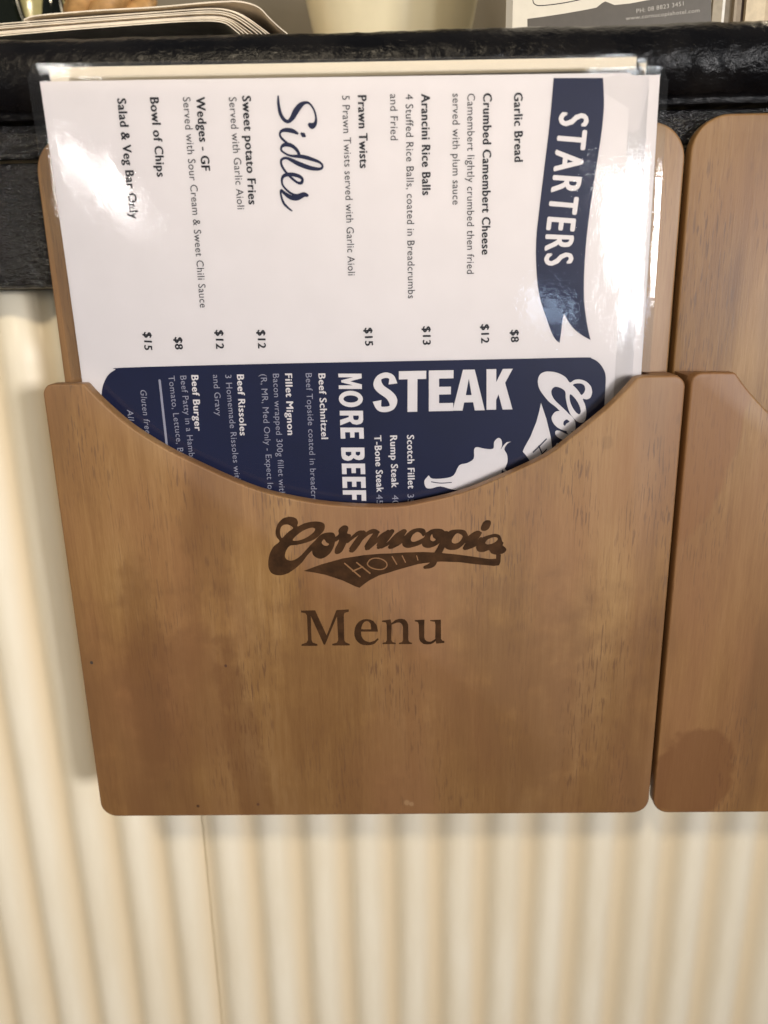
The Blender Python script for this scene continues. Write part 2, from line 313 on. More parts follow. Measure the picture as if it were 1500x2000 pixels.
BLOCK = {
    'T': ([(0, 1), (0, .8), (.32, .8), (.32, 0), (.68, 0), (.68, .8), (1, .8), (1, 1)], []),
    'E': ([(0, 0), (1, 0), (1, .2), (.42, .2), (.42, .41), (.9, .41), (.9, .6), (.42, .6), (.42, .8), (1, .8), (1, 1), (0, 1)], []),
    'F': ([(0, 0), (.42, 0), (.42, .39), (.9, .39), (.9, .59), (.42, .59), (.42, .8), (1, .8), (1, 1), (0, 1)], []),
    'K': ([(0, 0), (.37, 0), (.37, .24), (.46, .38), (.62, 0), (1, 0), (.71, .66), (1, 1), (.62, 1), (.37, .68), (.37, 1), (0, 1)], []),
    'A': ([(0, 0), (.31, 0), (.36, .2), (.64, .2), (.69, 0), (1, 0), (.68, 1), (.32, 1)], [[(.41, .38), (.59, .38), (.5, .78)]]),
    'M': ([(0, 0), (.24, 0), (.24, .62), (.43, .12), (.57, .12), (.76, .62), (.76, 0), (1, 0), (1, 1), (.70, 1), (.5, .5), (.3, 1), (0, 1)], []),
    'R': ([(0, 0), (.33, 0), (.33, .38), (.44, .38), (.63, 0), (1, 0), (.74, .43), (.9, .53), (.96, .71), (.9, .89), (.78, .97), (.6, 1), (0, 1)],
          [[(.33, .57), (.33, .81), (.5, .81), (.62, .77), (.64, .69), (.61, .6), (.5, .57)]]),
    'B': ([(0, 0), (.6, 0), (.8, .03), (.94, .12), (1, .27), (.94, .42), (.78, .52), (.9, .62), (.95, .76), (.88, .92), (.76, .98), (.58, 1), (0, 1)],
          [[(.32, .62), (.32, .81), (.52, .81), (.62, .72), (.52, .62)], [(.32, .19), (.32, .43), (.54, .43), (.66, .31), (.54, .19)]]),
    'O': ([(.5 + .5 * math.cos(a * math.pi / 12), .5 + .52 * math.sin(a * math.pi / 12)) for a in range(24)],
          [[(.5 + .22 * math.cos(a * math.pi / 10), .5 + .32 * math.sin(a * math.pi / 10)) for a in range(20)]]),
}
S_PATH = [(.80, .70), (.74, .86), (.50, .91), (.24, .85), (.19, .70), (.32, .58), (.64, .44), (.80, .30), (.76, .14), (.48, .09), (.24, .13), (.16, .30)]


def block_letter(F, ch, bl, br, tl, off):
    put = lambda a, b: (bl[0] + (br[0] - bl[0]) * a + (tl[0] - bl[0]) * b, bl[1] + (br[1] - bl[1]) * a + (tl[1] - bl[1]) * b)
    if ch == 'S':
        w = math.hypot(br[0] - bl[0], br[1] - bl[1]) * 0.36
        h = math.hypot(tl[0] - bl[0], tl[1] - bl[1])
        path = []
        for k, (a, b) in enumerate(S_PATH):
            path.append((*put(a, b), w * (0.62 if b > .8 or b < .2 else 1.0)))
        p, L, R_ = ribbon_stroke(path, 5)
        m = len(p)
        F.add(L + R_, [(i, i + 1, m + i + 1, m + i) for i in range(m - 1)], off)
        return
    outer, holes = BLOCK[ch]
    pts, tr_ = tess([[put(*q) for q in outer]] + [[put(*q) for q in hh] for hh in holes])
    F.add(pts, tr_, off)


# ---------------------------------------------------------------- materials
def new_mat(name):
    m = bpy.data.materials.new(name)
    m.use_nodes = True
    nt = m.node_tree
    return m, nt, nt.nodes['Principled BSDF'], nt.links


def N(nt, typ, **kw):
    n = nt.nodes.new(typ)
    for k, v in kw.items():
        setattr(n, k, v)
    return n


def val(sock, v):
    sock.default_value = v


def noise_node(nt, vec, scale, detail=4, rough=0.5, dist=0.0):
    n = N(nt, 'ShaderNodeTexNoise')
    val(n.inputs['Scale'], scale)
    val(n.inputs['Detail'], detail)
    val(n.inputs['Roughness'], rough)
    val(n.inputs['Distortion'], dist)
    nt.links.new(vec, n.inputs['Vector'])
    return n.outputs['Fac']


def mapping(nt, vec, scale=(1, 1, 1), loc=(0, 0, 0)):
    n = N(nt, 'ShaderNodeMapping')
    val(n.inputs['Scale'], scale)
    val(n.inputs['Location'], loc)
    nt.links.new(vec, n.inputs['Vector'])
    return n.outputs['Vector']


def ramp(nt, fac, stops):
    n = N(nt, 'ShaderNodeValToRGB')
    e = n.color_ramp.elements
    while len(e) < len(stops):
        e.new(0.5)
    for el, (p, c) in zip(e, stops):
        el.position = p
        el.color = (*c, 1) if len(c) == 3 else c
    nt.links.new(fac, n.inputs['Fac'])
    return n.outputs['Color']


def mix(nt, fac, a, b, mode='MIX'):
    n = N(nt, 'ShaderNodeMix', data_type='RGBA', blend_type=mode)
    for s, v in ((n.inputs[0], fac), (n.inputs[6], a), (n.inputs[7], b)):
        if isinstance(v, (int, float)):
            s.default_value = v
        elif isinstance(v, tuple):
            s.default_value = (*v, 1)
        else:
            nt.links.new(v, s)
    return n.outputs[2]


def mth(nt, op, a, b=0.0, c=0.0):
    n = N(nt, 'ShaderNodeMath', operation=op)
    for i, v in enumerate((a, b, c)):
        if isinstance(v, (int, float)):
            n.inputs[i].default_value = v
        else:
            nt.links.new(v, n.inputs[i])
    return n.outputs[0]


def bump(nt, bsdf, height, strength, dist):
    n = N(nt, 'ShaderNodeBump')
    val(n.inputs['Strength'], strength)
    val(n.inputs['Distance'], dist)
    nt.links.new(height, n.inputs['Height'])
    nt.links.new(n.outputs['Normal'], bsdf.inputs['Normal'])


def coords(nt):
    return N(nt, 'ShaderNodeTexCoord').outputs['Object']


def blob(nt, vec, cx, cz, rx, rz, wob=0.25, edge=0.10, tilt=0.0):
    """soft mask of a stain with a wavering outline (local metres, x z)"""
    s = N(nt, 'ShaderNodeSeparateXYZ')
    nt.links.new(vec, s.inputs[0])
    X = mth(nt, 'SUBTRACT', s.outputs[0], cx)
    Z = mth(nt, 'SUBTRACT', s.outputs[2], cz)
    if tilt:
        X = mth(nt, 'SUBTRACT', X, mth(nt, 'MULTIPLY', Z, tilt))
    a = mth(nt, 'POWER', mth(nt, 'ABSOLUTE', mth(nt, 'DIVIDE', X, rx)), 2.4)
    b = mth(nt, 'POWER', mth(nt, 'ABSOLUTE', mth(nt, 'DIVIDE', Z, rz)), 2.4)
    d = mth(nt, 'ADD', a, b)
    nz = noise_node(nt, vec, 60, 5, 0.6)
    d = mth(nt, 'ADD', d, mth(nt, 'MULTIPLY', mth(nt, 'SUBTRACT', nz, 0.5), wob * 4))
    mr = N(nt, 'ShaderNodeMapRange', interpolation_type='SMOOTHSTEP')
    nt.links.new(d, mr.inputs[0])
    val(mr.inputs[1], 1 + edge)
    val(mr.inputs[2], 1 - edge)
    return mr.outputs[0]


def wood(name, seed, base=1.0, dark=(0.155, 0.071, 0.021), mid=(0.262, 0.141, 0.048), light=(0.365, 0.218, 0.091),
         stains=(), rough=0.5, knots=(), streak=0.85):
    m, nt, b, L = new_mat(name)
    o = coords(nt)
    v = mapping(nt, o, (1, 1, 1), (seed * 0.37, seed * 0.11, seed * 0.53))
    broad = noise_node(nt, mapping(nt, v, (22, 22, 4.0)), 1.0, 3, 0.55, 0.6)
    grain = noise_node(nt, mapping(nt, v, (210, 210, 8)), 1.0, 6, 0.66, 0.25)
    fine = noise_node(nt, mapping(nt, v, (1100, 1100, 70)), 1.0, 3, 0.7)
    f = mth(nt, 'ADD', mth(nt, 'MULTIPLY', broad, 0.56), mth(nt, 'ADD', mth(nt, 'MULTIPLY', grain, 0.22), mth(nt, 'MULTIPLY', fine, 0.22)))
    c = ramp(nt, f, [(0.33, dark), (0.49, mid), (0.64, light)])
    # reddish broad clouds
    cl = noise_node(nt, mapping(nt, v, (14, 14, 6), (3, 1, 2)), 1.0, 2, 0.5)
    c = mix(nt, mth(nt, 'MULTIPLY', ramp(nt, cl, [(0.42, (0, 0, 0)), (0.66, (1, 1, 1))]), 0.62), c, (0.255, 0.118, 0.050))
    cl2 = noise_node(nt, mapping(nt, v, (26, 26, 5), (9, 4, 7)), 1.0, 3, 0.5)
    c = mix(nt, mth(nt, 'MULTIPLY', ramp(nt, cl2, [(0.54, (0, 0, 0)), (0.66, (1, 1, 1))]), 0.5), c, (0.150, 0.072, 0.026))
    # short dark pores running with the grain
    dash = noise_node(nt, mapping(nt, v, (950, 950, 75), (7, 3, 1)), 1.0, 2, 0.5)
    zone = noise_node(nt, mapping(nt, v, (30, 30, 9), (1, 8, 5)), 1.0, 2, 0.5)
    dm = mth(nt, 'MULTIPLY', ramp(nt, dash, [(0.555, (0, 0, 0)), (0.625, (1, 1, 1))]), ramp(nt, zone, [(0.46, (0, 0, 0)), (0.62, (1, 1, 1))]))
    c = mix(nt, mth(nt, 'MULTIPLY', dm, streak), c, (0.13, 0.065, 0.03))
    for (cx, cz, rx, rz, tilt, col, amt, wob) in stains:
        c = mix(nt, mth(nt, 'MULTIPLY', blob(nt, o, cx, cz, rx, rz, wob, 0.95 if wob > 0.7 else (0.55 if wob > 0.4 else 0.16), tilt), amt), c, col)
    for (cx, cz, r, col, amt) in knots:
        c = mix(nt, mth(nt, 'MULTIPLY', blob(nt, o, cx, cz, r, r * 1.1, 0.5, 0.6), amt), c, col)
    L.new(c, b.inputs['Base Color'])
    rr = mth(nt, 'ADD', mth(nt, 'MULTIPLY', cl, 0.22), rough - 0.1)
    L.new(rr, b.inputs['Roughness'])
    val(b.inputs['Specular IOR Level'], 0.6)
    bump(nt, b, mth(nt, 'ADD', mth(nt, 'MULTIPLY', grain, 0.6), mth(nt, 'MULTIPLY', fine, 0.4)), 0.35, 0.0004)
    return m


def plain(name, col, rough=0.6, spec=0.3, speck=0.0, scale=200, bmp=0.0):
    m, nt, b, L = new_mat(name)
    val(b.inputs['Roughness'], rough)
    val(b.inputs['Specular IOR Level'], spec)
    o = coords(nt)
    n = noise_node(nt, o, scale, 4, 0.6)
    lo = tuple(x * (1 - speck) for x in col)
    hi = tuple(min(1, x * (1 + speck)) for x in col)
    L.new(ramp(nt, n, [(0.35, lo), (0.65, hi)]), b.inputs['Base Color'])
    if bmp:
        bump(nt, b, n, bmp, 0.0005)
    return m


MAT = {}
MAT['paper'] = plain('white_card', (0.74, 0.70, 0.70), 0.6, 0.2, 0.015, 40)
MAT['warm_lit_card'] = plain('warm_lit_card', (0.84, 0.765, 0.64), 0.6, 0.2, 0.015, 40)  # white card with the warm light on it put into the colour
MAT['black'] = plain('black_ink', (0.012, 0.012, 0.018), 0.5, 0.3, 0.05)
MAT['navy'] = plain('navy_ink', (0.006, 0.0105, 0.049), 0.5, 0.3, 0.08, 30)
MAT['white'] = plain('unprinted_white', (0.74, 0.70, 0.70), 0.5, 0.2, 0.01)
MAT['pale'] = plain('pale_ink', (0.34, 0.34, 0.42), 0.5, 0.2, 0.02)
MAT['burn'] = plain('burnt_wood', (0.044, 0.020, 0.008), 0.6, 0.12, 0.35, 120)

# laminate film: clear glossy skin, a little milky at its edges
m, nt, b, L = new_mat('laminate_film')
nt.nodes.remove(b)
out = nt.nodes['Material Output']
tr = N(nt, 'ShaderNodeBsdfTransparent')
val(tr.inputs[0], (0.995, 0.995, 0.993, 1))
gl = N(nt, 'ShaderNodeBsdfGlossy')
val(gl.inputs['Roughness'], 0.06)
df = N(nt, 'ShaderNodeBsdfDiffuse')
val(df.inputs[0], (0.75, 0.74, 0.70, 1))
fr = N(nt, 'ShaderNodeFresnel')
val(fr.inputs[0], 1.5)
o = coords(nt)
h1 = noise_node(nt, o, 420, 3, 0.6)
h2 = noise_node(nt, mapping(nt, o, (1, 1, 0.6)), 38, 2, 0.5)
hh = mth(nt, 'ADD', mth(nt, 'MULTIPLY', h1, 0.15), h2)
bm_ = N(nt, 'ShaderNodeBump')
val(bm_.inputs['Strength'], 0.5)
val(bm_.inputs['Distance'], 0.0006)
L.new(hh, bm_.inputs['Height'])
L.new(bm_.outputs['Normal'], gl.inputs['Normal'])
m1 = N(nt, 'ShaderNodeMixShader')
val(m1.inputs[0], 0.004)
L.new(tr.outputs[0], m1.inputs[1])
L.new(df.outputs[0], m1.inputs[2])
m2 = N(nt, 'ShaderNodeMixShader')
L.new(fr.outputs[0], m2.inputs[0])
L.new(m1.outputs[0], m2.inputs[1])
L.new(gl.outputs[0], m2.inputs[2])
L.new(m2.outputs[0], out.inputs['Surface'])
MAT['film'] = m


def black_paint(name, bs, dist, sc, rough=0.22, spec=0.5):
    m, nt, b, L = new_mat(name)
    o = coords(nt)
    n1 = noise_node(nt, mapping(nt, o, (1, 1, 1.6)), sc, 4, 0.65, 0.4)
    n2 = noise_node(nt, o, sc * 0.18, 3, 0.5)
    vo = N(nt, 'ShaderNodeTexVoronoi')
    val(vo.inputs['Scale'], sc * 0.7)
    L.new(o, vo.inputs['Vector'])
    h = mth(nt, 'ADD', mth(nt, 'ADD', n1, mth(nt, 'MULTIPLY', vo.outputs['Distance'], 0.5)), mth(nt, 'MULTIPLY', n2, 1.5))
    L.new(ramp(nt, n2, [(0.35, (0.004, 0.004, 0.005)), (0.7, (0.011, 0.010, 0.010))]), b.inputs['Base Color'])
    val(b.inputs['Roughness'], rough)
    val(b.inputs['Specular IOR Level'], spec)
    bump(nt, b, h, bs, dist)
    return m


MAT['nose'] = black_paint('black_gloss_paint', 0.6, 0.0011, 210, 0.24, 0.15)
MAT['rail'] = black_paint('black_textured_paint', 1.0, 0.0017, 330, 0.05, 0.55)

# cream painted corrugated iron
m, nt, b, L = new_mat('cream_paint')
o = coords(nt)
n1 = noise_node(nt, mapping(nt, o, (1, 1, 0.25)), 24, 4, 0.6)
n2 = noise_node(nt, o, 210, 4, 0.65)
c = ramp(nt, n1, [(0.35, (0.77, 0.695, 0.545)), (0.65, (0.83, 0.77, 0.635))])
sp = ramp(nt, noise_node(nt, mapping(nt, o, (1, 1, 0.5), (3, 3, 3)), 95, 5, 0.7), [(0.70, (0, 0, 0)), (0.78, (1, 1, 1))])
c = mix(nt, mth(nt, 'MULTIPLY', sp, 0.25), c, (0.42, 0.34, 0.20))
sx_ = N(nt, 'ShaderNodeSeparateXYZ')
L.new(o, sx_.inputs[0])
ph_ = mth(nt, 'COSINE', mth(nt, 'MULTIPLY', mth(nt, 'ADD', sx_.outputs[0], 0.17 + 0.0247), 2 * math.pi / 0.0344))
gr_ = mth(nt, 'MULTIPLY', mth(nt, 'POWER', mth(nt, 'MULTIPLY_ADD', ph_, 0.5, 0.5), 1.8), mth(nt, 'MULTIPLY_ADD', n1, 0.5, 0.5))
c = mix(nt, gr_, c, (0.68, 0.555, 0.37))      # groove shade painted into the colour as a tan tint
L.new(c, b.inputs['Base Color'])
val(b.inputs['Roughness'], 0.42)
val(b.inputs['Specular IOR Level'], 0.35)
bump(nt, b, mth(nt, 'ADD', n2, n1), 0.15, 0.0006)
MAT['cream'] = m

MAT['wall'] = plain('taupe_wall_paint', (0.20, 0.165, 0.11), 0.8, 0.2, 0.1, 6)
MAT['floor'] = plain('brown_floorboards', (0.16, 0.10, 0.06), 0.5, 0.3, 0.25, 8)

# ---------------------------------------------------------------- setting
obj('floor', [(-4, -4, -0.78), (4, -4, -0.78), (4, 4, -0.78), (-4, 4, -0.78)], [(0, 1, 2, 3)], MAT['floor'])['kind'] = 'structure'
obj('wall', [(-4, 1.3, -0.78), (4, 1.3, -0.78), (4, 1.3, 2.6), (-4, 1.3, 2.6), (-4, 1.4, -0.78), (4, 1.4, -0.78), (4, 1.4, 2.6), (-4, 1.4, 2.6)],
    [(0, 1, 2, 3), (4, 7, 6, 5), (3, 2, 6, 7), (0, 4, 5, 1), (1, 5, 6, 2), (0, 3, 7, 4)], MAT['wall'])['kind'] = 'structure'

# ---------------------------------------------------------------- the bar counter
bar = thing('bar_counter', (0.17, 0.3, -0.78), 'bar counter with black painted top and cream corrugated iron front', 'bar counter')


def lathe_profile(name, prof, x0, x1, step, mat, parent, amp, seed, freq=60):
    """profile (y, z) swept along x, lumpy with brushed paint"""
    xs = []
    x = x0
    while x < x1 + 1e-6:
        xs.append(x)
        near = -0.12 < x < 0.5
        x += step if near else step * 8
    n = len(prof)
    vs, fs = [], []
    for x in xs:
        for (y, z) in prof:
            d = noise.fractal(Vector((x * freq, y * freq * 1.5, z * freq * 1.5 + seed)), 0.8, 2.0, 3) * amp
            w = noise.noise(Vector((x * 9, seed, 0))) * amp * 1.2
            k = 1.0 if y < 0.1 else 0.2
            vs.append((x, y + d * 0.8 * k, z + (d + w) * k))
    for i in range(len(xs) - 1):
        for j in range(n):
            a, b = i * n + j, i * n + (j + 1) % n
            fs.append((a, b, b + n, a + n))
    fs.append(tuple(range(n)))
    fs.append(tuple(reversed(range((len(xs) - 1) * n, len(xs) * n))))
    return obj(name, vs, fs, mat, parent, smooth=True)


prof = [(0.044, 0.4125), (0.037, 0.4125), (0.033, 0.4128)]
cy, cz, ry, rz = 0.0425, 0.4330, 0.0175, 0.0192
for k in range(15):
    a = math.radians(248 - k * 11.2)          # from underside round the front to the top
    prof.append((cy + ry * math.cos(a), cz + rz * math.sin(a)))
prof += [(0.050, 0.4528), (0.060, 0.4530), (0.12, 0.4530), (0.3, 0.4530), (0.62, 0.4530), (0.62, 0.4125), (0.3, 0.4125), (0.09, 0.4125)]
lathe_profile('counter_top', prof, -1.0, 1.5, 0.0022, MAT['nose'], bar, 0.0007, 3.1, 95)


def box_rail(name, y0, y1, z0, z1, mat, seed):
    r = 0.0018
    pr = [(y1, z0), (y0 + r, z0), (y0 + r * .3, z0 + r * .3), (y0, z0 + r)]
    for k in range(1, 8):
        pr.append((y0, z0 + r + (z1 - z0 - 2 * r) * k / 8))
    pr += [(y0, z1 - r), (y0 + r * .3, z1 - r * .3), (y0 + r, z1), (y1, z1)]
    return lathe_profile(name, pr, -1.0, 1.5, 0.004, mat, bar, 0.00035, seed, 180)


box_rail('fascia_board', 0.0402, 0.0620, 0.3260, 0.3925, MAT['rail'], 5.0)
box_rail('fascia_board', 0.0406, 0.0620, 0.3942, 0.4118, MAT['rail'], 9.0)


def corrugated(x0, x1, z0, z1, off):
    P = 0.0344
    xs, x = [], x0
    while x < x1:
        xs.append(x)
        x += P / 20
    xs.append(x1)
    zs = [z0, z0 + (z1 - z0) * .3, -0.3, -0.2, -0.1, -0.03, 0.04, 0.12, 0.2, 0.28, z1]
    vs, fs = [], []
    for side in (0, 1):
        for z in zs:
            for x in xs:
                ph = (x + 0.0247) / P
                g = (0.5 + 0.5 * math.cos(2 * math.pi * ph)) ** 1.25
                w = noise.noise(Vector((x * 5, z * 4, 1.7))) * 0.0012
                vs.append((x, 0.0605 + off + 0.0066 * g + w + side * 0.0006, z))
    n, m_ = len(xs), len(zs)
    for s in (0, 1):
        for j in range(m_ - 1):
            for i in range(n - 1):
                a = s * n * m_ + j * n + i
                q = (a, a + 1, a + n + 1, a + n)
                fs.append(q if s == 0 else q[::-1])
    s2 = n * m_
    for j in range(m_ - 1):
        fs.append((j * n, (j + 1) * n, (j + 1) * n + s2, j * n + s2))
        e = j * n + n - 1
        fs.append((e, e + s2, e + n + s2, e + n))
    for i in range(n - 1):
        fs.append((i, i + s2, i + 1 + s2, i + 1))
        t = (m_ - 1) * n + i
        fs.append((t, t + 1, t + 1 + s2, t + s2))
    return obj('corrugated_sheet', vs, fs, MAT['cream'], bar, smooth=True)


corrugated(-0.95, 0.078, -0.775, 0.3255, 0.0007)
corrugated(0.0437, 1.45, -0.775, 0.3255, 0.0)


# ---------------------------------------------------------------- wooden menu holders
def arc(cx, cz, r, a0, a1, n):
    return [(cx + r * math.cos(math.radians(a0 + (a1 - a0) * k / n)), cz + r * math.sin(math.radians(a0 + (a1 - a0) * k / n))) for k in range(n + 1)]


def board(name, outline, y0, y1, mat, parent, bev=1.1, seg=3):
    """outline (x, z) mm counter-clockwise, front at y0, with softly rounded edges"""
    bm = bmesh.new()
    org = root_loc(parent)
    f = [bm.verts.new(Vector((x * MM, y0 * MM, z * MM)) - org) for x, z in outline]
    g = [bm.verts.new(Vector((x * MM, y1 * MM, z * MM)) - org) for x, z in outline]
    n = len(f)
    bm.faces.new(f)
    bm.faces.new(g[::-1])
    for i in range(n):
        bm.faces.new((f[i], g[i], g[(i + 1) % n], f[(i + 1) % n]))
    bm.normal_update()
    ed = []
    for loop in (f, g):
        for i in range(n):
            ed.append(bm.edges.get((loop[i], loop[(i + 1) % n])))
    bmesh.ops.bevel(bm, geom=ed, offset=bev * MM, segments=seg, profile=0.5, affect='EDGES', clamp_overlap=True)
    bmesh.ops.recalc_face_normals(bm, faces=bm.faces)
    me = bpy.data.meshes.new(name)
    bm.to_mesh(me)
    bm.free()
    me.materials.append(mat)
    for p in me.polygons:
        p.use_smooth = True
    try:
        me.set_sharp_from_angle(angle=math.radians(50))
    except Exception:
        pass
    o = bpy.data.objects.new(name, me)
    COL.objects.link(o)
    o.parent = parent
    return o


W = 347.8


def front_outline(x0, w):
    sc = [(x + x0, z) for x, z in reversed(SCOOP)]
    k = w / W
    sc = [(x0 + (x - x0) * k, z) for x, z in sc]
    pts = arc(x0 + 10, 10, 10, 180, 270, 8) + arc(x0 + w - 10, 10, 10, 270, 360, 8)
    pts += arc(x0 + w - 6.5, 274.7 - 6.5, 6.5, 0, 90, 7)
    s = catmull(sc, 3, closed=False)
    pts += s
    pts += arc(x0 + 6, 276 - 6, 6, 90, 180, 7)[0:]
    out = [pts[0]]
    for p in pts[1:]:
        if math.hypot(p[0] - out[-1][0], p[1] - out[-1][1]) > 0.35:
            out.append(p)
    return out


def back_outline(x0, w, top):
    return (arc(x0 + 10, 10, 10, 180, 270, 8) + arc(x0 + w - 10, 10, 10, 270, 360, 8)
            + arc(x0 + w - 19, top - 19, 19, 0, 90, 12) + arc(x0 + 19, top - 19, 19, 90, 180, 12))


def rect(x0, x1, z0, z1):
    return [(x0, z0), (x1, z0), (x1, z1), (x0, z1)]


def holder(x0, w, top, label, wf, wb, ws, rot=0):
    t = thing('menu_holder', ((x0 + w / 2) * MM, 0.0395, 0.0), label, 'menu holder', 'wooden menu holders hung side by side on the bar front')
    board('back_board', back_outline(x0, w, top), 30.0, 39.6, wb, t, 1.2)
    board('front_board', front_outline(x0, w), 0.0, 9.0, wf, t, 1.1)
    for a, b in ((x0 + 1.2, x0 + 14.5), (x0 + w - 14.5, x0 + w - 1.2)):
        board('side_spacer', rect(a, b, 12, 273.6), 9.02, 29.98, ws, t, 0.5, 2)
    board('bottom_spacer', rect(x0 + 14.8, x0 + w - 14.8, 1.2, 5), 9.02, 29.98, ws, t, 0.4, 2)
    return t


wood_front = wood('pine_front', 1.0, stains=[
    (-0.135, 0.10, 0.012, 0.075, 0.0, (0.14, 0.060, 0.020), 0.45, 0.5),
    (-0.078, 0.045, 0.011, 0.075, -0.12, (0.120, 0.048, 0.015), 0.50, 0.6),
    (-0.088, 0.20, 0.016, 0.05, 0.1, (0.155, 0.072, 0.024), 0.45, 0.5),
    (-0.105, 0.085, 0.022, 0.045, 0.0, (0.17, 0.075, 0.028), 0.45, 0.6),
    (0.0, 0.01, 0.26, 0.13, 0.0, (0.135, 0.062, 0.024), 0.42, 0.9),  # broad soft-edged darker tone over the lower board
    (0.10, 0.09, 0.03, 0.08, 0.0, (0.17, 0.085, 0.034), 0.4, 0.8)],
    knots=[(-0.1672, 0.109, 0.0009, (0.03, 0.03, 0.03), 0.9), (-0.0863, 0.106, 0.0009, (0.07, 0.03, 0.02), 0.9),
           (-0.1115, 0.0075, 0.0009, (0.05, 0.02, 0.01), 0.9), (-0.073, 0.0085, 0.0009, (0.07, 0.03, 0.02), 0.8),
           (0.0215, 0.009, 0.0018, (0.36, 0.23, 0.12), 0.5), (0.0245, 0.008, 0.0015, (0.36, 0.23, 0.12), 0.5), (0.134, 0.239, 0.0032, (0.16, 0.085, 0.035), 0.28)])
wood_back = wood('pine_back', 4.0, rough=0.45, streak=0.45)
wood_side = wood('pine_edge', 6.0, dark=(0.16, 0.075, 0.028), mid=(0.24, 0.12, 0.05), light=(0.32, 0.18, 0.085))
wood_front2 = wood('pine_front_worn', 9.0, streak=0.75, stains=[
    (-0.1685, 0.238, 0.0235, 0.062, 0.22, (0.225, 0.10, 0.034), 0.70, 0.25),
    (-0.150, 0.028, 0.024, 0.033, 0.1, (0.150, 0.060, 0.020), 0.62, 0.39),
    (-0.1, 0.11, 0.02, 0.06, 0.0, (0.17, 0.08, 0.03), 0.45, 0.6)])
wood_back2 = wood('pine_back_streaked', 12.0, streak=0.85, rough=0.45)

h1 = holder(0, W, 404.0, 'wooden menu holder full of laminated menus with burnt Cornucopia Hotel Menu lettering', wood_front, wood_back, wood_side)
h2 = holder(350.6, W, 407.0, 'empty wooden menu holder at the right edge with orange brown stains', wood_front2, wood_back2, wood_side)

flat0 = lambda x, z: 0.0
F = Flat(flat0)
off = 0.05
for outer, holes in LOGO:
    pts, tr_ = tess([catmull(outer, 4)] + [catmull(h, 4) for h in holes])
    F.add(pts, tr_, off)
    off += 0.006
for st in LOGO_STROKES:
    F.stroke(st, off, 4)
    off += 0.010
pts, tr_ = tess([SWOOSH])
F.add(pts, tr_, 0.035)
F.build('burnt_logo', MAT['burn'], h1)
F = Flat(flat0)
for k, st in enumerate(HOTEL):
    F.stroke(st, 0.32 + k * 0.012, 3)
F.build('unburnt_lettering', wood_front, h1)['label'] = 'pale thin HOTEL lettering across the burnt swoosh'
F = Flat(flat0)
for k, (outer, holes) in enumerate(MENU):
    pts, tr_ = tess([outer] + holes)
    F.add(pts, tr_, 0.05)
F.build('burnt_lettering', MAT['burn'], h1)['label'] = 'word Menu burnt in dark brown serif letters'


# ---------------------------------------------------------------- laminated menus
def sheet_surf(dx, dz, dy, amt):
    def f(x, z):
        x, z = x - dx, z - dz
        h = min(max((z - 275) / 150, 0), 1.2) ** 1.3
        return 14 + dy + amt * h * (-6 + 12 * (x - 17) / 297)
    return f


PX0, PX1, PZ0, PZ1 = 16.8, 313.6, 6.0, 425.2


def grid_sheet(name, x0, x1, z0, z1, surf, o_front, o_back, mat, parent, cut=0.0, nx=90, nz=64):
    vs, fs = [], []
    for o_ in (o_front, o_back):
        for j in range(nz + 1):
            for i in range(nx + 1):
                x = x0 + (x1 - x0) * i / nx
                z = z0 + (z1 - z0) * j / nz
                if cut:                      # rounded laminate corners
                    ex = min(x - x0, x1 - x)
                    ez = min(z - z0, z1 - z)
                    if ex < 1e-6 and ez < 1e-6:
                        x += cut if x < (x0 + x1) / 2 else -cut
                        z += cut * .6 if z < (z0 + z1) / 2 else -cut * .6
                e_ = min(x - x0, x1 - x, z - z0, z1 - z)
                oo = o_ if not cut else (o_ + 0.1) * min(1.0, 0.10 + 0.90 * max(e_, 0) / 4.0) - 0.1
                vs.append((x * MM, (surf(x, z) - oo) * MM, z * MM))
    n = nx + 1
    s = n * (nz + 1)
    for j in range(nz):
        for i in range(nx):
            a = j * n + i
            fs.append((a, a + 1, a + n + 1, a + n))
            fs.append((s + a, s + a + n, s + a + n + 1, s + a + 1))
    for j in range(nz):
        a = j * n
        fs.append((a, a + n, a + n + s, a + s))
        a += nx
        fs.append((a, a + s, a + n + s, a + n))
    for i in range(nx):
        fs.append((i, i + s, i + 1 + s, i + 1))
        a = nz * n + i
        fs.append((a, a + 1, a + 1 + s, a + s))
    return obj(name, vs, fs, mat, parent, smooth=False)


def menu_sheet(dx, dz, dy, amt, label, ml=5.8, mr=9.5, mt=8.0, card='paper'):
    t = thing('laminated_menu', ((165 + dx) * MM, (14 + dy) * MM, (6 + dz) * MM), label, 'menu', 'laminated menus filed in the left wooden holder')
    surf = sheet_surf(dx, dz, dy, amt)
    grid_sheet('card', PX0 + dx, PX1 + dx, PZ0 + dz, PZ1 + dz, surf, 0.0, -0.22, MAT[card], t)
    fo = grid_sheet('film', PX0 + dx - ml, PX1 + dx + mr, PZ0 + dz - 0.9, PZ1 + dz + mt, surf, 0.42, -0.60, MAT['film'], t, cut=2.4)
    for p in fo.data.polygons:
        p.use_smooth = True
    fo.data.set_sharp_from_angle(angle=math.radians(35))
    return t, surf


